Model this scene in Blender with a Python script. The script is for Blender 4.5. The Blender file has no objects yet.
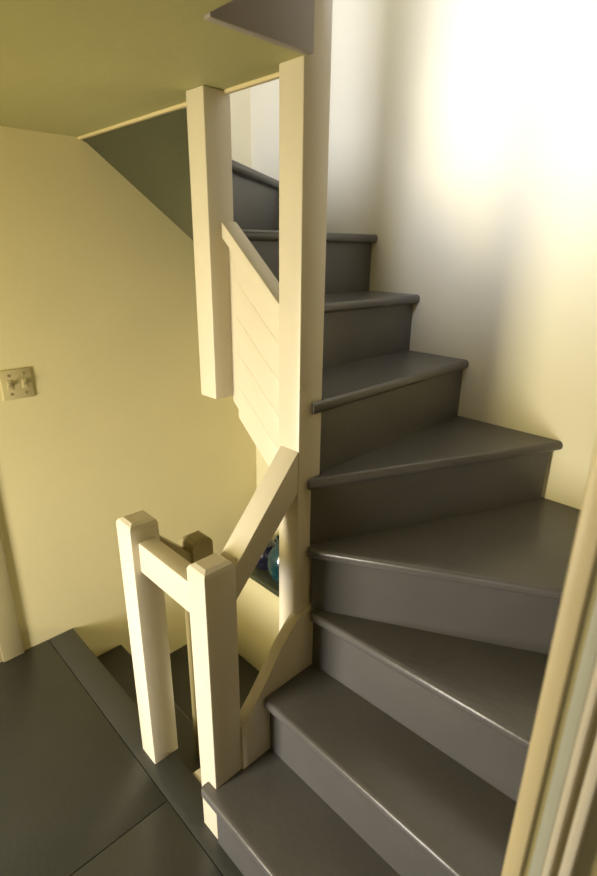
import bpy, bmesh, math
from mathutils import Vector, Matrix

S = 1.12                      # metres per model unit (one model unit = five risers of 0.224 m)
scene = bpy.context.scene
col = scene.collection

# ------------------------------------------------------------------ camera
F_PX, PITCH, ROLL, YAW, CAM_H = 526.958, 0.347601, 0.010161, 0.80172, 1.553464
fw = Vector((-math.sin(YAW)*math.cos(PITCH), math.cos(YAW)*math.cos(PITCH), -math.sin(PITCH)))
rt0 = Vector((math.cos(YAW), math.sin(YAW), 0)); up0 = rt0.cross(fw)
rt = rt0*math.cos(ROLL) + up0*math.sin(ROLL)
up = -rt0*math.sin(ROLL) + up0*math.cos(ROLL)
cam = bpy.data.cameras.new('camera')
cam.sensor_fit = 'VERTICAL'; cam.sensor_height = 36.0; cam.sensor_width = 24.0
cam.lens = F_PX/876*36.0
cam.shift_x = 4.5/876
cam.clip_start = 0.02
cam.dof.use_dof = True; cam.dof.focus_distance = 1.75; cam.dof.aperture_fstop = 3.2
camo = bpy.data.objects.new('camera', cam); col.objects.link(camo)
camo.matrix_world = Matrix(((rt.x, up.x, -fw.x, 0), (rt.y, up.y, -fw.y, 0), (rt.z, up.z, -fw.z, CAM_H*S), (0, 0, 0, 1)))
scene.camera = camo

# ------------------------------------------------------------------ world, lights, exposure
w = bpy.data.worlds.new('world'); scene.world = w; w.use_nodes = True
w.node_tree.nodes['Background'].inputs[0].default_value = (0.75, 0.82, 0.95, 1)
w.node_tree.nodes['Background'].inputs[1].default_value = 0.15

def area(name, loc, direction, sx, sy, power, color, spread=math.pi):
    l = bpy.data.lights.new(name, 'AREA'); l.shape = 'RECTANGLE'; l.size = sx*S; l.size_y = sy*S
    l.energy = power; l.color = color; l.spread = spread
    o = bpy.data.objects.new(name, l); col.objects.link(o)
    o.location = Vector(loc)*S
    o.rotation_euler = Vector(direction).to_track_quat('-Z', 'Y').to_euler()
    return o

# daylight through the upstairs window (right-hand wall, above the slab): sky light and the stronger direct beam
area('upstairs_window_sky', (-0.33, -0.60, 3.20), (-0.8, 1.0, -0.6), 0.50, 0.60, 60, (0.61, 0.665, 1.0))
area('upstairs_window_beam', (-0.27, -0.33, 2.83), (-0.60, 2.0, -0.9), 0.26, 0.46, 10, (0.66, 0.70, 1.0), math.radians(80))
# daylight through the tall landing window behind and left of the camera; the upper lamp is an added warm fill
area('landing_window_clear', (-1.25, -1.31, 0.55), (0.0, 1, -0.12), 0.45, 0.55, 15, (1.0, 0.96, 0.92), math.radians(95))
area('landing_warm_fill', (-1.30, -1.31, 1.18), (-0.08, 1, 0.05), 0.50, 0.60, 18, (1.0, 0.86, 0.47), math.radians(130))
# added fill in the photographer's unseen room, placed to reach the near casing
area('room_fill', (0.33, -1.29, 1.2), (-0.2, 1, -0.1), 0.45, 0.9, 4.5, (0.92, 0.90, 1.0))
def point_light(name, loc, power, color, rad):
    l = bpy.data.lights.new(name, 'POINT'); l.energy = power; l.color = color; l.shadow_soft_size = rad*S
    o = bpy.data.objects.new(name, l); col.objects.link(o); o.location = Vector(loc)*S
point_light('downstairs_fill', (-0.75, 1.2, -0.35), 5, (1.0, 0.92, 0.6), 0.06)  # added fill with no fitting, brightens the lower stairwell

scene.view_settings.view_transform = 'Standard'
scene.view_settings.look = 'None'
scene.view_settings.gamma = 1.0
scene.view_settings.use_curve_mapping = False
scene.view_settings.exposure = 0.53

# ------------------------------------------------------------------ materials
def mat(name, base, rough, var=0.06, scale=6.0, bump=0.05, bscale=60.0, coat=0.0, grime=None):
    m = bpy.data.materials.new(name); m.use_nodes = True
    nt = m.node_tree; b = nt.nodes['Principled BSDF']
    tc = nt.nodes.new('ShaderNodeTexCoord')
    n = nt.nodes.new('ShaderNodeTexNoise'); n.inputs['Scale'].default_value = scale; n.inputs['Detail'].default_value = 5
    nt.links.new(tc.outputs['Object'], n.inputs['Vector'])
    r = nt.nodes.new('ShaderNodeValToRGB')
    r.color_ramp.elements[0].position = 0.3; r.color_ramp.elements[1].position = 0.7
    r.color_ramp.elements[0].color = tuple(c*(1-var) for c in base)+(1,)
    r.color_ramp.elements[1].color = tuple(min(1, c*(1+var)) for c in base)+(1,)
    nt.links.new(n.outputs['Fac'], r.inputs['Fac'])
    nt.links.new(r.outputs['Color'], b.inputs['Base Color'])
    n2 = nt.nodes.new('ShaderNodeTexNoise'); n2.inputs['Scale'].default_value = bscale; n2.inputs['Detail'].default_value = 4
    nt.links.new(tc.outputs['Object'], n2.inputs['Vector'])
    bp = nt.nodes.new('ShaderNodeBump'); bp.inputs['Strength'].default_value = bump; bp.inputs['Distance'].default_value = 0.01
    nt.links.new(n2.outputs['Fac'], bp.inputs['Height']); nt.links.new(bp.outputs['Normal'], b.inputs['Normal'])
    mr = nt.nodes.new('ShaderNodeMapRange'); mr.inputs['To Min'].default_value = rough*0.85; mr.inputs['To Max'].default_value = min(1, rough*1.15)
    nt.links.new(n2.outputs['Fac'], mr.inputs['Value']); nt.links.new(mr.outputs['Result'], b.inputs['Roughness'])
    if coat:
        b.inputs['Coat Weight'].default_value = coat; b.inputs['Coat Roughness'].default_value = 0.15
    return m

M = {}
M['plaster'] = mat('cream_plaster', (0.74, 0.66, 0.38), 0.75, 0.02, 3.0, 0.05, 35)
M['daylit_plaster'] = mat('daylit_cream_plaster', (0.74, 0.68, 0.44), 0.75, 0.02, 3.0, 0.05, 35)  # the cream plaster made paler, daylight put into the colour
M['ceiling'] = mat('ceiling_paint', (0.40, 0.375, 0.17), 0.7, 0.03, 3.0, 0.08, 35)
M['cream'] = mat('cream_gloss_paint', (0.64, 0.58, 0.45), 0.38, 0.02, 8.0, 0.04, 45)
M['grey'] = mat('grey_deck_enamel', (0.104, 0.099, 0.095), 0.30, 0.08, 5.0, 0.06, 50)
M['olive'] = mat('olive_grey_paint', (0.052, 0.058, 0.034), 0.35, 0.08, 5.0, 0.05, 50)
M['trim'] = mat('buff_trim_paint', (0.62, 0.52, 0.30), 0.4, 0.04, 8.0, 0.04, 45)
M['plate'] = mat('ivory_plastic', (0.52, 0.45, 0.24), 0.35, 0.02, 10, 0.02, 60)
M['screw'] = mat('dull_metal', (0.30, 0.26, 0.13), 0.4, 0.05, 30, 0.02, 90)
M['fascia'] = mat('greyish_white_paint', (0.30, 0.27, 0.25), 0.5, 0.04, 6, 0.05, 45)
M['teal'] = mat('teal_glaze', (0.010, 0.045, 0.052), 0.16, 0.35, 18, 0.02, 60, 0.4)
M['navy'] = mat('navy_glaze', (0.010, 0.010, 0.022), 0.2, 0.3, 18, 0.02, 60, 0.3)
M['door'] = mat('door_paint', (0.60, 0.52, 0.34), 0.45, 0.03, 6, 0.04, 45)
M['low_bounce_wall'] = mat('low_bounce_paint', (0.36, 0.30, 0.17), 0.7, 0.03, 3, 0.05, 35)  # darkened on the unseen wall to cut bounce light on the posts
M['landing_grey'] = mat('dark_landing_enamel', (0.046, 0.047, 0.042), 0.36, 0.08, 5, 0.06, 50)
M['jamb'] = mat('olive_jamb_paint', (0.34, 0.29, 0.13), 0.45, 0.04, 8, 0.04, 45)
M['stop'] = mat('grey_green_stop_paint', (0.42, 0.42, 0.34), 0.45, 0.04, 8, 0.04, 45)
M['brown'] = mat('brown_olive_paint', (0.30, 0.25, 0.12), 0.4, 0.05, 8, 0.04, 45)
M['olive_trim'] = mat('olive_buff_trim', (0.40, 0.34, 0.18), 0.45, 0.04, 8, 0.04, 45)
M['dark_gap'] = mat('dark_joint', (0.03, 0.03, 0.028), 0.8, 0.1, 8, 0.02, 40)

# ------------------------------------------------------------------ helpers
def empty(name, loc):
    o = bpy.data.objects.new(name, None); o.empty_display_size = 0.1; col.objects.link(o)
    o.location = Vector(loc)*S
    return o
def tag(o, label, cat, group=None, kind=None):
    o['label'] = label; o['category'] = cat
    if group: o['group'] = group
    if kind: o['kind'] = kind
    return o
def struct(o, label, cat):
    o['kind'] = 'structure'; o['label'] = label; o['category'] = cat
    return o
def world_base(o):
    v = Vector((0, 0, 0))
    while o is not None:
        v += o.location; o = o.parent
    return v
def finish(name, bm, material, parent=None, smooth=False, sharp=35):
    """bm is in model units, in world axes; link it as one mesh object with its origin at its base"""
    bmesh.ops.recalc_face_normals(bm, faces=bm.faces)
    for v in bm.verts: v.co *= S
    if parent is None:
        lo = Vector((min(v.co[i] for v in bm.verts) for i in range(3)))
        hi = Vector((max(v.co[i] for v in bm.verts) for i in range(3)))
        org = Vector(((lo.x+hi.x)/2, (lo.y+hi.y)/2, lo.z)); base = org
    else:
        lo = Vector((min(v.co[i] for v in bm.verts) for i in range(3)))
        hi = Vector((max(v.co[i] for v in bm.verts) for i in range(3)))
        base = Vector(((lo.x+hi.x)/2, (lo.y+hi.y)/2, lo.z)); org = base - world_base(parent)
    for v in bm.verts: v.co -= base
    me = bpy.data.meshes.new(name); bm.to_mesh(me); bm.free()
    me.materials.append(material)
    if smooth:
        for f in me.polygons: f.use_smooth = True
        me.set_sharp_from_angle(angle=math.radians(sharp))
    o = bpy.data.objects.new(name, me); col.objects.link(o)
    o.location = org
    if parent is not None: o.parent = parent
    return o
def add_box(bm, x0, x1, y0, y1, z0, z1, bev=0.0, seg=2):
    r = bmesh.ops.create_cube(bm, size=1.0)
    for v in r['verts']:
        v.co = Vector((x0+(v.co.x+.5)*(x1-x0), y0+(v.co.y+.5)*(y1-y0), z0+(v.co.z+.5)*(z1-z0)))
    if bev:
        es = {e for v in r['verts'] for e in v.link_edges}
        bmesh.ops.bevel(bm, geom=list(es), offset=bev, segments=seg, profile=0.5, affect='EDGES')
def box(name, x0, x1, y0, y1, z0, z1, m, parent=None, bev=0.0, seg=2):
    bm = bmesh.new(); add_box(bm, x0, x1, y0, y1, z0, z1, bev, seg)
    return finish(name, bm, m, parent, smooth=bev > 0)
def add_prism(bm, bottom, top):
    a = [bm.verts.new(p) for p in bottom]; b = [bm.verts.new(p) for p in top]; n = len(a)
    fb = bm.faces.new(a[::-1]); ft = bm.faces.new(b)
    for i in range(n): bm.faces.new((a[i], a[(i+1) % n], b[(i+1) % n], b[i]))
    return a, b
def prism(name, pts, axis, lo, hi, m, parent=None, bev=0.0, seg=2):
    """polygon pts extruded along an axis: 'x' pts=(y,z), 'y' pts=(x,z), 'z' pts=(x,y)"""
    mk = {'x': lambda p, t: Vector((t, p[0], p[1])), 'y': lambda p, t: Vector((p[0], t, p[1])), 'z': lambda p, t: Vector((p[0], p[1], t))}[axis]
    bm = bmesh.new(); add_prism(bm, [mk(p, lo) for p in pts], [mk(p, hi) for p in pts])
    if bev: bmesh.ops.bevel(bm, geom=list(bm.edges), offset=bev, segments=seg, profile=0.5, affect='EDGES')
    return finish(name, bm, m, parent, smooth=bev > 0)
def lathe(name, prof, cx, cy, z0, m, parent=None, n=32):
    bm = bmesh.new(); rings = []
    for r, z in prof:
        rings.append([bm.verts.new((cx+r*math.cos(2*math.pi*i/n), cy+r*math.sin(2*math.pi*i/n), z0+z)) for i in range(n)])
    for a, b in zip(rings, rings[1:]):
        for i in range(n): bm.faces.new((a[i], a[(i+1) % n], b[(i+1) % n], b[i]))
    bm.faces.new(rings[0][::-1]); bm.faces.new(rings[-1])
    return finish(name, bm, m, parent, smooth=True, sharp=50)
def wall(name, axis, t0, t1, u0, u1, z0, z1, holes, m):
    """a wall slab across axis (thickness t0..t1), running u0..u1 and z0..z1, with rectangular holes (ua,ub,za,zb)"""
    us = sorted({u0, u1, *[h[0] for h in holes], *[h[1] for h in holes]})
    zs = sorted({z0, z1, *[h[2] for h in holes], *[h[3] for h in holes]})
    solid = lambda i, j: (0 <= i < len(us)-1 and 0 <= j < len(zs)-1 and not any(
        h[0] <= (us[i]+us[i+1])/2 <= h[1] and h[2] <= (zs[j]+zs[j+1])/2 <= h[3] for h in holes))
    bm = bmesh.new(); cache = {}
    def V(t, u, z):
        k = (t, u, z)
        if k not in cache: cache[k] = bm.verts.new((t, u, z) if axis == 'x' else (u, t, z))
        return cache[k]
    for i in range(len(us)-1):
        for j in range(len(zs)-1):
            if not solid(i, j): continue
            a, b, c, d = us[i], us[i+1], zs[j], zs[j+1]
            for t in (t0, t1): bm.faces.new((V(t, a, c), V(t, b, c), V(t, b, d), V(t, a, d)))
            if not solid(i-1, j): bm.faces.new((V(t0, a, c), V(t1, a, c), V(t1, a, d), V(t0, a, d)))
            if not solid(i+1, j): bm.faces.new((V(t0, b, c), V(t1, b, c), V(t1, b, d), V(t0, b, d)))
            if not solid(i, j-1): bm.faces.new((V(t0, a, c), V(t1, a, c), V(t1, b, c), V(t0, b, c)))
            if not solid(i, j+1): bm.faces.new((V(t0, a, d), V(t1, a, d), V(t1, b, d), V(t0, b, d)))
    return finish(name, bm, m)

R = 0.2                                    # riser height, model units
XL, XR, YB, YB2, YF = -1.99, -0.10, 1.65, 1.45, -1.30   # left wall, right wall, back wall, thick lower back wall, front wall
ZC, ZU, ZT, ZB = 1.90, 2.20, 4.10, -2.20   # ceiling, upper floor, upper ceiling, lower floor
LEDGE = -0.019

# ------------------------------------------------------------------ setting
struct(wall('wall_left', 'x', XL-.1, XL, YF, YB, ZB, ZT, [(-.42, .33, 0, 1.75)], M['plaster']),
       'cream plaster wall with the switch plate, beyond the stairwell', 'wall')
struct(wall('wall_back', 'y', YB, YB+.1, XL-.1, XR+.12, ZB, ZT, [], M['daylit_plaster']),
       'cream plaster wall with daylight put into its pale colour, which the winding treads run into, brightly lit at top', 'wall')
struct(wall('wall_back_lower', 'y', YB2, YB-.001, XL, XR, ZB, LEDGE-.032, [], M['plaster']),
       'thick lower cream wall under the dark ledge in the stairwell', 'wall')
struct(wall('wall_right', 'x', XR, XR+.12, YF, YB, ZB, ZT, [(-.45, .47, 0, 1.8), (-.92, -.30, 2.60, 3.50)], M['low_bounce_wall']),
       'wall holding the near doorway at right, darkened to cut bounce light', 'wall')
struct(wall('wall_front', 'y', YF-.1, YF, XL-.1, 1.9, ZB, ZT, [(-1.55, -1.00, .25, 1.50), (.08, .58, .7, 1.7)], M['plaster']),
       'cream wall behind the camera with the landing window', 'wall')
# ceiling / upper floor slab with its stepped stairwell opening
pts = [(XL, YF), (XR, YF), (XR, .60), (-.84, .60), (-.84, .850), (-.922, .850), (-.922, .88), (XL, .88)]
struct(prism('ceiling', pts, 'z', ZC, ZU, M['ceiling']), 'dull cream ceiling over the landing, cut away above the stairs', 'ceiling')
struct(box('ceiling_upper', XL, XR, YF, YB, ZT, ZT+.08, M['daylit_plaster']), 'pale upper storey ceiling above the stairwell', 'ceiling')
fz = ZC-.006
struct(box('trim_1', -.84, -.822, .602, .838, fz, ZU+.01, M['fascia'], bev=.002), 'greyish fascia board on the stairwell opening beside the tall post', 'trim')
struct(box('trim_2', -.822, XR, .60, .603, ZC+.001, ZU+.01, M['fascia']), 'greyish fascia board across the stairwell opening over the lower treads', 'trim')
struct(prism('trim_3', [(XL, ZC-.008), (-.94, ZC-.008), (-.94, ZC+.05), (XL, ZC+.05)], 'y', .88, .893, M['trim'], bev=.002), 'thin edge trim where the ceiling meets the stairwell opening', 'trim')

# landing floor: sub-floor, two field panels and the border board, joints left open
LEDG_Y = .61
fl = empty('floor', (-1.05, 0, -.2)); struct(fl, 'dark grey painted landing floor with border board and panel joints', 'floor')
box('subfloor', XL, XR, YF, LEDG_Y-.012, -.2, -.018, M['dark_gap'], fl)
j = .0012
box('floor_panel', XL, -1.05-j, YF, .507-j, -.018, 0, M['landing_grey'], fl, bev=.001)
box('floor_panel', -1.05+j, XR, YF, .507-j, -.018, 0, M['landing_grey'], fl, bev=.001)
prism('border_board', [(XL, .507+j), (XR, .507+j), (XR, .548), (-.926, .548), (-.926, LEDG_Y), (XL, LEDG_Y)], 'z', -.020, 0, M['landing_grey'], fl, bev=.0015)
struct(box('floor_room', XR, 1.9, YF, YB, -.2, -.001, M['grey']), 'dark grey floor of the room the camera stands in', 'floor')
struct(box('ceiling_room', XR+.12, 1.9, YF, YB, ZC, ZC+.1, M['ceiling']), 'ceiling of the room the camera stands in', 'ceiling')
struct(wall('wall_room', 'x', 1.9, 2.0, YF, YB, 0, ZC, [], M['plaster']), 'cream wall of the room behind the camera', 'wall')
struct(wall('wall_room_back', 'y', YB, YB+.1, XR+.12, 2.0, 0, ZC, [], M['plaster']), 'far cream wall of the room the camera stands in', 'wall')
struct(box('floor_lower', XL, XR, YF, YB, ZB-.1, ZB, M['grey']), 'grey floor at the foot of the lower stair', 'floor')
# ledge on the thick lower wall
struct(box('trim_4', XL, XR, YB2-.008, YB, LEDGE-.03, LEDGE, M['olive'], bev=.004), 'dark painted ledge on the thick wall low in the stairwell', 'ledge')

# left door (only the edge of its casing shows)
d1 = empty('door_1', (XL, -.05, 0)); struct(d1, 'door with buff casing at the far left edge of the landing', 'door')
box('casing', XL-.001, XL+.016, .33, .41, 0, 1.75, M['olive_trim'], d1, bev=.004)
box('casing', XL-.001, XL+.016, -.50, -.42, 0, 1.75, M['olive_trim'], d1, bev=.004)
box('casing', XL-.001, XL+.016, -.50, .41, 1.75, 1.83, M['olive_trim'], d1, bev=.004)
box('jamb', XL-.1, XL+.004, .312, .33, 0, 1.75, M['olive_trim'], d1)
dl = box('door_leaf', XL-.06, XL-.025, -.41, .31, .01, 1.74, M['door'], d1, bev=.003)
for z0, z1 in ((.15, .75), (.87, 1.62)):
    for y0, y1 in ((-.33, -.09), (0, .24)):
        box('door_panel', XL-.03, XL-.018, y0, y1, z0, z1, M['door'], dl, bev=.006)
lathe('knob', [(.008, 0), (.008, .03), (.022, .035), (.026, .05), (.018, .065), (.001, .068)], XL-.026, -.36, .8, M['screw'], dl, 16).rotation_euler = (0, math.pi/2, 0)

# near right doorway: casing edge, jamb, stop and back casing as a moulded profile
d2 = empty('door_2', (XR, .47, 0)); struct(d2, 'blurred buff door casing and jamb close to camera at right', 'door')
box('casing', XR-.019, XR, .455, .535, 0, 1.86, M['trim'], d2, bev=.003)
box('jamb', XR-.002, XR+.122, .462, .470, 0, 1.8, M['jamb'], d2)
box('door_stop', XR+.008, XR+.020, .452, .463, 0, 1.8, M['stop'], d2, bev=.002)
box('door_stop', XR+.021, XR+.028, .446, .463, 0, 1.8, M['cream'], d2, bev=.002)
box('hinge_strip', XR+.036, XR+.046, .440, .463, 0, 1.8, M['cream'], d2, bev=.002)
box('casing', XR+.121, XR+.139, .452, .54, 0, 1.86, M['trim'], d2, bev=.003)
box('jamb', XR-.002, XR+.122, -.45, -.44, 0, 1.8, M['trim'], d2)
box('head_jamb', XR-.002, XR+.122, -.44, .46, 1.79, 1.80, M['trim'], d2)

# ------------------------------------------------------------------ stairs
TT = 0.030                                  # tread thickness
def tread(parent, pts, z, m):
    """pts: plan polygon, counter-clockwise, first edge is the nosing"""
    bm = bmesh.new()
    a, b = add_prism(bm, [Vector((x, y, z-TT)) for x, y in pts], [Vector((x, y, z)) for x, y in pts])
    es = [bm.edges.get((a[0], a[1])), bm.edges.get((b[0], b[1])), bm.edges.get((a[0], b[0]))]
    bmesh.ops.bevel(bm, geom=[e for e in es if e], offset=.0125, segments=4, profile=0.5, affect='EDGES')
    return finish('tread', bm, m, parent, smooth=True, sharp=40)
def riser(parent, p0, p1, zlo, zhi, m, back=.028, th=.018, trim0=0.0, trim1=0.0):
    a = Vector((p0[0], p0[1], 0)); b = Vector((p1[0], p1[1], 0)); d = (b-a).normalized(); n = Vector((-d.y, d.x, 0))
    a = a+d*trim0+n*back; b = b-d*trim1+n*back
    q = [a, b, b+n*th, a+n*th]
    bm = bmesh.new()
    add_prism(bm, [Vector((v.x, v.y, zlo)) for v in q], [Vector((v.x, v.y, zhi)) for v in q])
    return finish('riser', bm, m, parent)

st = empty('staircase', (-.85, .9, 0))
tag(st, 'grey painted winder staircase climbing from the landing round the tall post', 'staircase')
T = {
 1: [(-.885, .52), (XR, .52), (XR, .75), (-.852, .75), (-.852, .548), (-.885, .548)],
 2: [(-.845, .71), (XR, .71), (XR, .945), (-.845, .945)],
 3: [(-.838, .875), (XR, .925), (XR, 1.36), (-.80, .965), (-.836, .94)],
 4: [(-.848, .870), (XR, 1.30), (XR, YB), (-.57, YB), (-.835, 1.02), (-.853, .935)],
 5: [(-.847, .866), (-.516, YB), (-.91, YB), (-.91, .930), (-.853, .930)],
 6: [(-.843, .875), (-.858, YB), (-1.125, YB), (-1.125, .905), (-.933, .905), (-.933, .930), (-.853, .930)],
 7: [(-1.073, .905), (-1.073, YB), (-1.325, YB), (-1.325, 1.03), (-1.238, .905)],
 8: [(-1.268, .960), (-1.275, YB), (-1.81, YB), (-1.335, 1.02)],
 9: [(-1.305, .944), (-1.757, YB), (XL, YB), (XL, 1.19), (-1.38, .965)],
 10: [(-1.285, .905), (XL, 1.23), (XL, .895), (-1.30, .895)],
}
for k, pts in T.items():
    tread(st, pts, k*R, M['grey'])
for k, pts in T.items():
    p0, p1 = pts[0], pts[1]
    t0 = 0
    if k == 1: p0 = (-.850, .52)
    if k == 2: p0 = (-.847, .71)
    if k == 3: p0 = (-.854, .884)
    riser(st, p0, p1, (k-1)*R, k*R-TT, M['grey'], trim0=(.012 if k in (4, 5, 6) else .15 if k == 10 else .06 if k in (8, 9) else 0), back=(.018 if k in (3, 4, 5, 6) else .026), trim1=0.0 if k in (1, 2, 6, 7, 8) else .03)
riser(st, (-1.30, .867), (XL, .867), 10*R, 11*R-.002, M['grey'], back=.0, th=-.01)
# lower outer stringer (post to tall post) with its concave top edge
prof = [(.638, .352), (.692, .409), (.739, .470), (.780, .530), (.824, .573), (.851, .599), (.925, .612)] + [(.925, .30), (.80, .20), (.638, .02)]
prism('stringer', prof, 'x', -.880, -.846, M['cream'], st, bev=.003)
# upper outer stringer (tall post to hanging post) with cap
sl = .86
zt = lambda x: 1.423+sl*(-.951-x); zb = lambda x: .985+.88*(-.983-x)
xs0, xs1 = -1.160, -.932
xp = -1.118                                 # boards start beside a recessed cleat next to the hanging post
sg = prism('stringer', [(xs0, zb(xs0)), (xs1, zb(xs1)), (xs1, zt(xs1)), (xs0, zt(xs0))], 'y', .880, .902, M['cream'], st, bev=.002)
NB = 5
for i in range(NB):
    lo_ = lambda x: zb(x)+(zt(x)-zb(x))*i/NB+.0002
    hi2 = lambda x: zb(x)+(zt(x)-zb(x))*(i+1)/NB-.0002
    prism('board', [(xp, lo_(xp)), (xs1, lo_(xs1)), (xs1, hi2(xs1)), (xp, hi2(xp))], 'y', .866, .889, M['cream'], sg, bev=.0007)
prism('stringer_cap', [(xs0, zt(xs0)-.028), (xs1, zt(xs1)-.028), (xs1, zt(xs1)+.012), (xs0, zt(xs0)+.012)], 'y', .858, .908, M['cream'], sg, bev=.004)
# soffit under the straight treads, then the winding soffit under the upper winders
bm = bmesh.new()
q = [(-1.20, 1.17), (-.86, .88)]
a = [Vector((x, y, z)) for (x, z) in q for y in (.9, YB)]
lo = [a[0], a[1], a[3], a[2]]
add_prism(bm, lo, [v+Vector((0, 0, .015)) for v in lo])
finish('soffit', bm, M['cream'], st)
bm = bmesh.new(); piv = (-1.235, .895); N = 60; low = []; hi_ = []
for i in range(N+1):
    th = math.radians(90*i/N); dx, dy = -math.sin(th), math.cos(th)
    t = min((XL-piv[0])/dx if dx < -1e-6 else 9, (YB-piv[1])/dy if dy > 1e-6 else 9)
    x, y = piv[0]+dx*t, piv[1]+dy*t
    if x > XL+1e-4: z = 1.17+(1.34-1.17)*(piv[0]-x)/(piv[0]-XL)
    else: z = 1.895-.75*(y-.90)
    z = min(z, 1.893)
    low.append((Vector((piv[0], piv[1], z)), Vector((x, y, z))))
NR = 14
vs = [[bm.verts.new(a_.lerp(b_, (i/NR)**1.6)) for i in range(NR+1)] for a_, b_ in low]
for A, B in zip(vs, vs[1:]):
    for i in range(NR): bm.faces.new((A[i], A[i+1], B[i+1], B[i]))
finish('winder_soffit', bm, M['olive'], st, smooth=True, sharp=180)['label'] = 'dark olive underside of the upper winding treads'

# the flight that goes down
ls = empty('staircase', (-1.6, 1.1, ZB))
tag(ls, 'dark lower staircase winding down between the switch wall and railing', 'staircase')
RL = .2075
L = {
 1: [(-1.262, .815), (XL, .815), (XL, .600), (-1.19, .600), (-1.19, .742), (-1.262, .742)],
 2: [(-1.262, .832), (XL, 1.245), (XL, .78), (-1.262, .78)],
 3: [(-1.255, .835), (-1.61, YB2), (XL, YB2), (XL, 1.19), (-1.265, .79)],
 4: [(-1.18, .84), (-1.18, YB2), (-1.67, YB2), (-1.262, .80)],
 5: [(-.97, .93), (-.97, YB2), (-1.22, YB2), (-1.22, .93)],
 6: [(-.76, .93), (-.76, YB2), (-1.01, YB2), (-1.01, .93)],
 7: [(-.55, .93), (-.55, YB2), (-.80, YB2), (-.80, .93)],
 8: [(-.34, .93), (-.34, YB2), (-.59, YB2), (-.59, .93)],
}
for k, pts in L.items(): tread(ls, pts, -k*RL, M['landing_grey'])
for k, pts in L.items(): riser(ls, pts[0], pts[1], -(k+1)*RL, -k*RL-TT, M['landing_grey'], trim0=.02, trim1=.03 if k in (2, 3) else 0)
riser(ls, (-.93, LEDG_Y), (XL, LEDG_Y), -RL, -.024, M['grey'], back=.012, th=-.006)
prism('stringer', [(-1.175, -.55), (-.94, -.75), (-.94, -1.25), (-1.175, -1.05)], 'y', .85, .885, M['cream'], ls, bev=.002)

# ------------------------------------------------------------------ posts and rails
tp = box('newel_post', -.930, -.856, .845, .925, -1.6, 3.05, M['cream'], bev=.005)
tag(tp, 'tall cream square post running from the lower treads past the ceiling', 'post')
hp = box('newel_post', -1.231, -1.158, .820, .8995, 1.155, ZC, M['cream'], bev=.004)
tag(hp, 'shorter cream square post hanging from the ceiling over the stairwell', 'post')

def post(parent, x0, x1, y0, y1, z0, z1, m=None):
    """square post with a shallow chamfered top"""
    bm = bmesh.new(); c = .016; h = .018
    ring = lambda g, z: [Vector((x0+g, y0+g, z)), Vector((x1-g, y0+g, z)), Vector((x1-g, y1-g, z)), Vector((x0+g, y1-g, z))]
    rows = [ring(0, z0), ring(0, z1-h), ring(c*.35, z1-h*.35), ring(c, z1)]
    vs = [[bm.verts.new(p) for p in r_] for r_ in rows]
    for A, B in zip(vs, vs[1:]):
        for i in range(4): bm.faces.new((A[i], A[(i+1) % 4], B[(i+1) % 4], B[i]))
    bm.faces.new(vs[0][::-1]); bm.faces.new(vs[-1])
    ve = [bm.edges.get((vs[0][i], vs[1][i])) for i in range(4)]
    bmesh.ops.bevel(bm, geom=ve, offset=.004, segments=2, profile=.5, affect='EDGES')
    return finish('newel_post', bm, m or M['cream'], parent, smooth=True, sharp=30)
rl = empty('balustrade', (-1.05, .59, 0))
tag(rl, 'cream landing railing of two square posts with level and sloping rails', 'railing')
post(rl, -1.260, -1.178, .540, .626, 0, .855)
post(rl, -.925, -.852, .550, .640, 0, .865)
box('level_rail', -1.180, -.922, .560, .612, .708, .800, M['cream'], rl, bev=.004)
prism('handrail', [(.638, .743), (.846, .968), (.846, 1.083), (.638, .839)], 'x', -.922, -.857, M['cream'], rl, bev=.004)
box('base_block', -1.075, -.926, .6105, .640, -.12, -.004, M['cream'], rl, bev=.003)

lr = empty('balustrade', (-1.22, .79, -.9))
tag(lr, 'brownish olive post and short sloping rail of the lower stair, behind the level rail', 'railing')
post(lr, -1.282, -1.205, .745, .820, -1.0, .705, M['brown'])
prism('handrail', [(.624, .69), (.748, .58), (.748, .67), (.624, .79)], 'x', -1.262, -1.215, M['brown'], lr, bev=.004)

# ------------------------------------------------------------------ small things
sp_ = empty('switch_plate', (XL, .557, 1.035)); tag(sp_, 'ivory double toggle switch plate on the cream wall', 'light switch')
box('plate', XL, XL+.006, .505, .608, 1.035, 1.142, M['plate'], sp_, bev=.002)
for y in (.532, .581):
    box('toggle_collar', XL+.005, XL+.0085, y-.009, y+.009, 1.072, 1.105, M['plate'], sp_, bev=.001)
    prism('toggle', [(XL+.006, 1.082), (XL+.020, 1.094), (XL+.020, 1.100), (XL+.006, 1.096)], 'y', y-.004, y+.004, M['screw'], sp_)
    for z in (1.055, 1.122):
        box('screw', XL+.005, XL+.0078, y-.0045, y+.0045, z-.0045, z+.0045, M['screw'], sp_, bev=.001)

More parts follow.
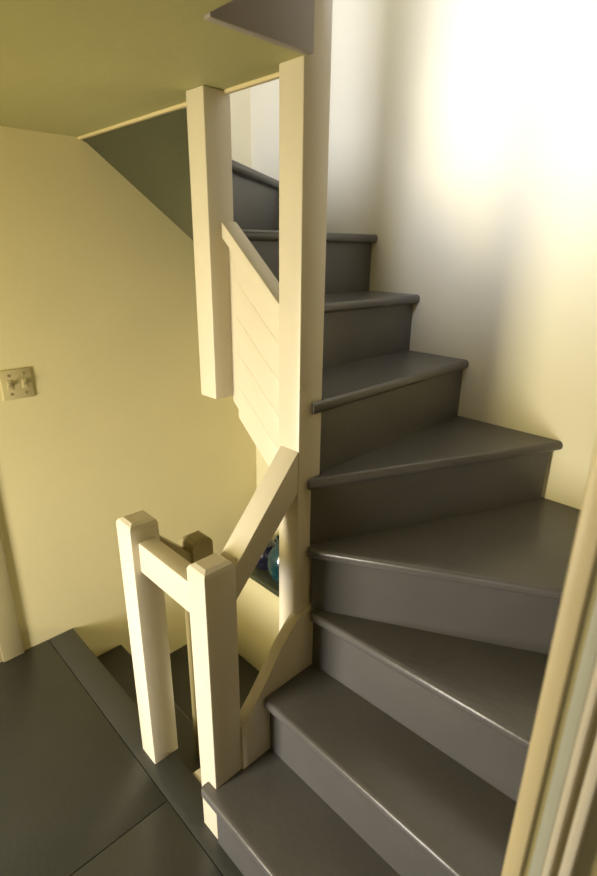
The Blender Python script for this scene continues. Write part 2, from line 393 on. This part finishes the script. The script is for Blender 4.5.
vz = empty('vase', (-1.650, 1.535, LEDGE)); tag(vz, 'glossy teal vase on the dark ledge, half hidden by the tall post', 'vase')
lathe('body', [(.045, 0), (.060, .012), (.080, .06), (.084, .10), (.074, .15), (.048, .185), (.032, .200), (.030, .215), (.040, .238), (.034, .238), (.024, .21)], -1.650, 1.535, LEDGE, M['teal'], vz)
for s in (-1, 1):
    bm = bmesh.new(); n = 10; path = []
    for i in range(n+1):
        t = math.pi*i/n
        path.append(Vector((-1.650+s*(.034+.030*math.sin(t)), 1.535, LEDGE+.17+.05*i/n)))
    prev = None
    for i, c in enumerate(path):
        ring = [bm.verts.new(c+Vector((.006*math.cos(a_), .006*math.sin(a_), 0))) for a_ in [2*math.pi*k/8 for k in range(8)]]
        if prev:
            for k in range(8): bm.faces.new((prev[k], prev[(k+1) % 8], ring[(k+1) % 8], ring[k]))
        prev = ring
    finish('handle', bm, M['teal'], vz, smooth=True)
jg = empty('jar', (-1.80, 1.545, LEDGE)); tag(jg, 'dark navy jar on the ledge left of the teal vase', 'jar')
lathe('body', [(.04, 0), (.056, .01), (.068, .05), (.066, .09), (.05, .12), (.044, .13)], -1.80, 1.545, LEDGE, M['navy'], jg)
lathe('lid', [(.046, 0), (.048, .008), (.030, .022), (.008, .028), (.010, .04), (.002, .046)], -1.80, 1.545, LEDGE+.13, M['navy'], jg)

# windows that let the daylight in (out of the picture); the camera room's one is added
def window(name, axis, t, u0, u1, z0, z1, label):
    e = empty(name, (t, (u0+u1)/2, z0) if axis == 'x' else ((u0+u1)/2, t, z0)); struct(e, label, 'window')
    f = .03
    def bar(n, a, b, c, d):
        if axis == 'x': box(n, t, t+.04, a, b, c, d, M['cream'], e)
        else: box(n, a, b, t-.04, t, c, d, M['cream'], e)
    bar('frame', u0, u1, z0, z0+f); bar('frame', u0, u1, z1-f, z1); bar('frame', u0, u0+f, z0+f, z1-f); bar('frame', u1-f, u1, z0+f, z1-f)
window('window_1', 'y', YF-.03, -1.55, -1.00, .25, 1.50, 'landing window behind the camera')
window('added_room_window', 'y', YF-.03, .08, .58, .70, 1.70, 'added unseen window for the fill in the room the camera stands in')
window('window_3', 'x', XR+.03, -.92, -.30, 2.60, 3.50, 'small upstairs window over the stairs')
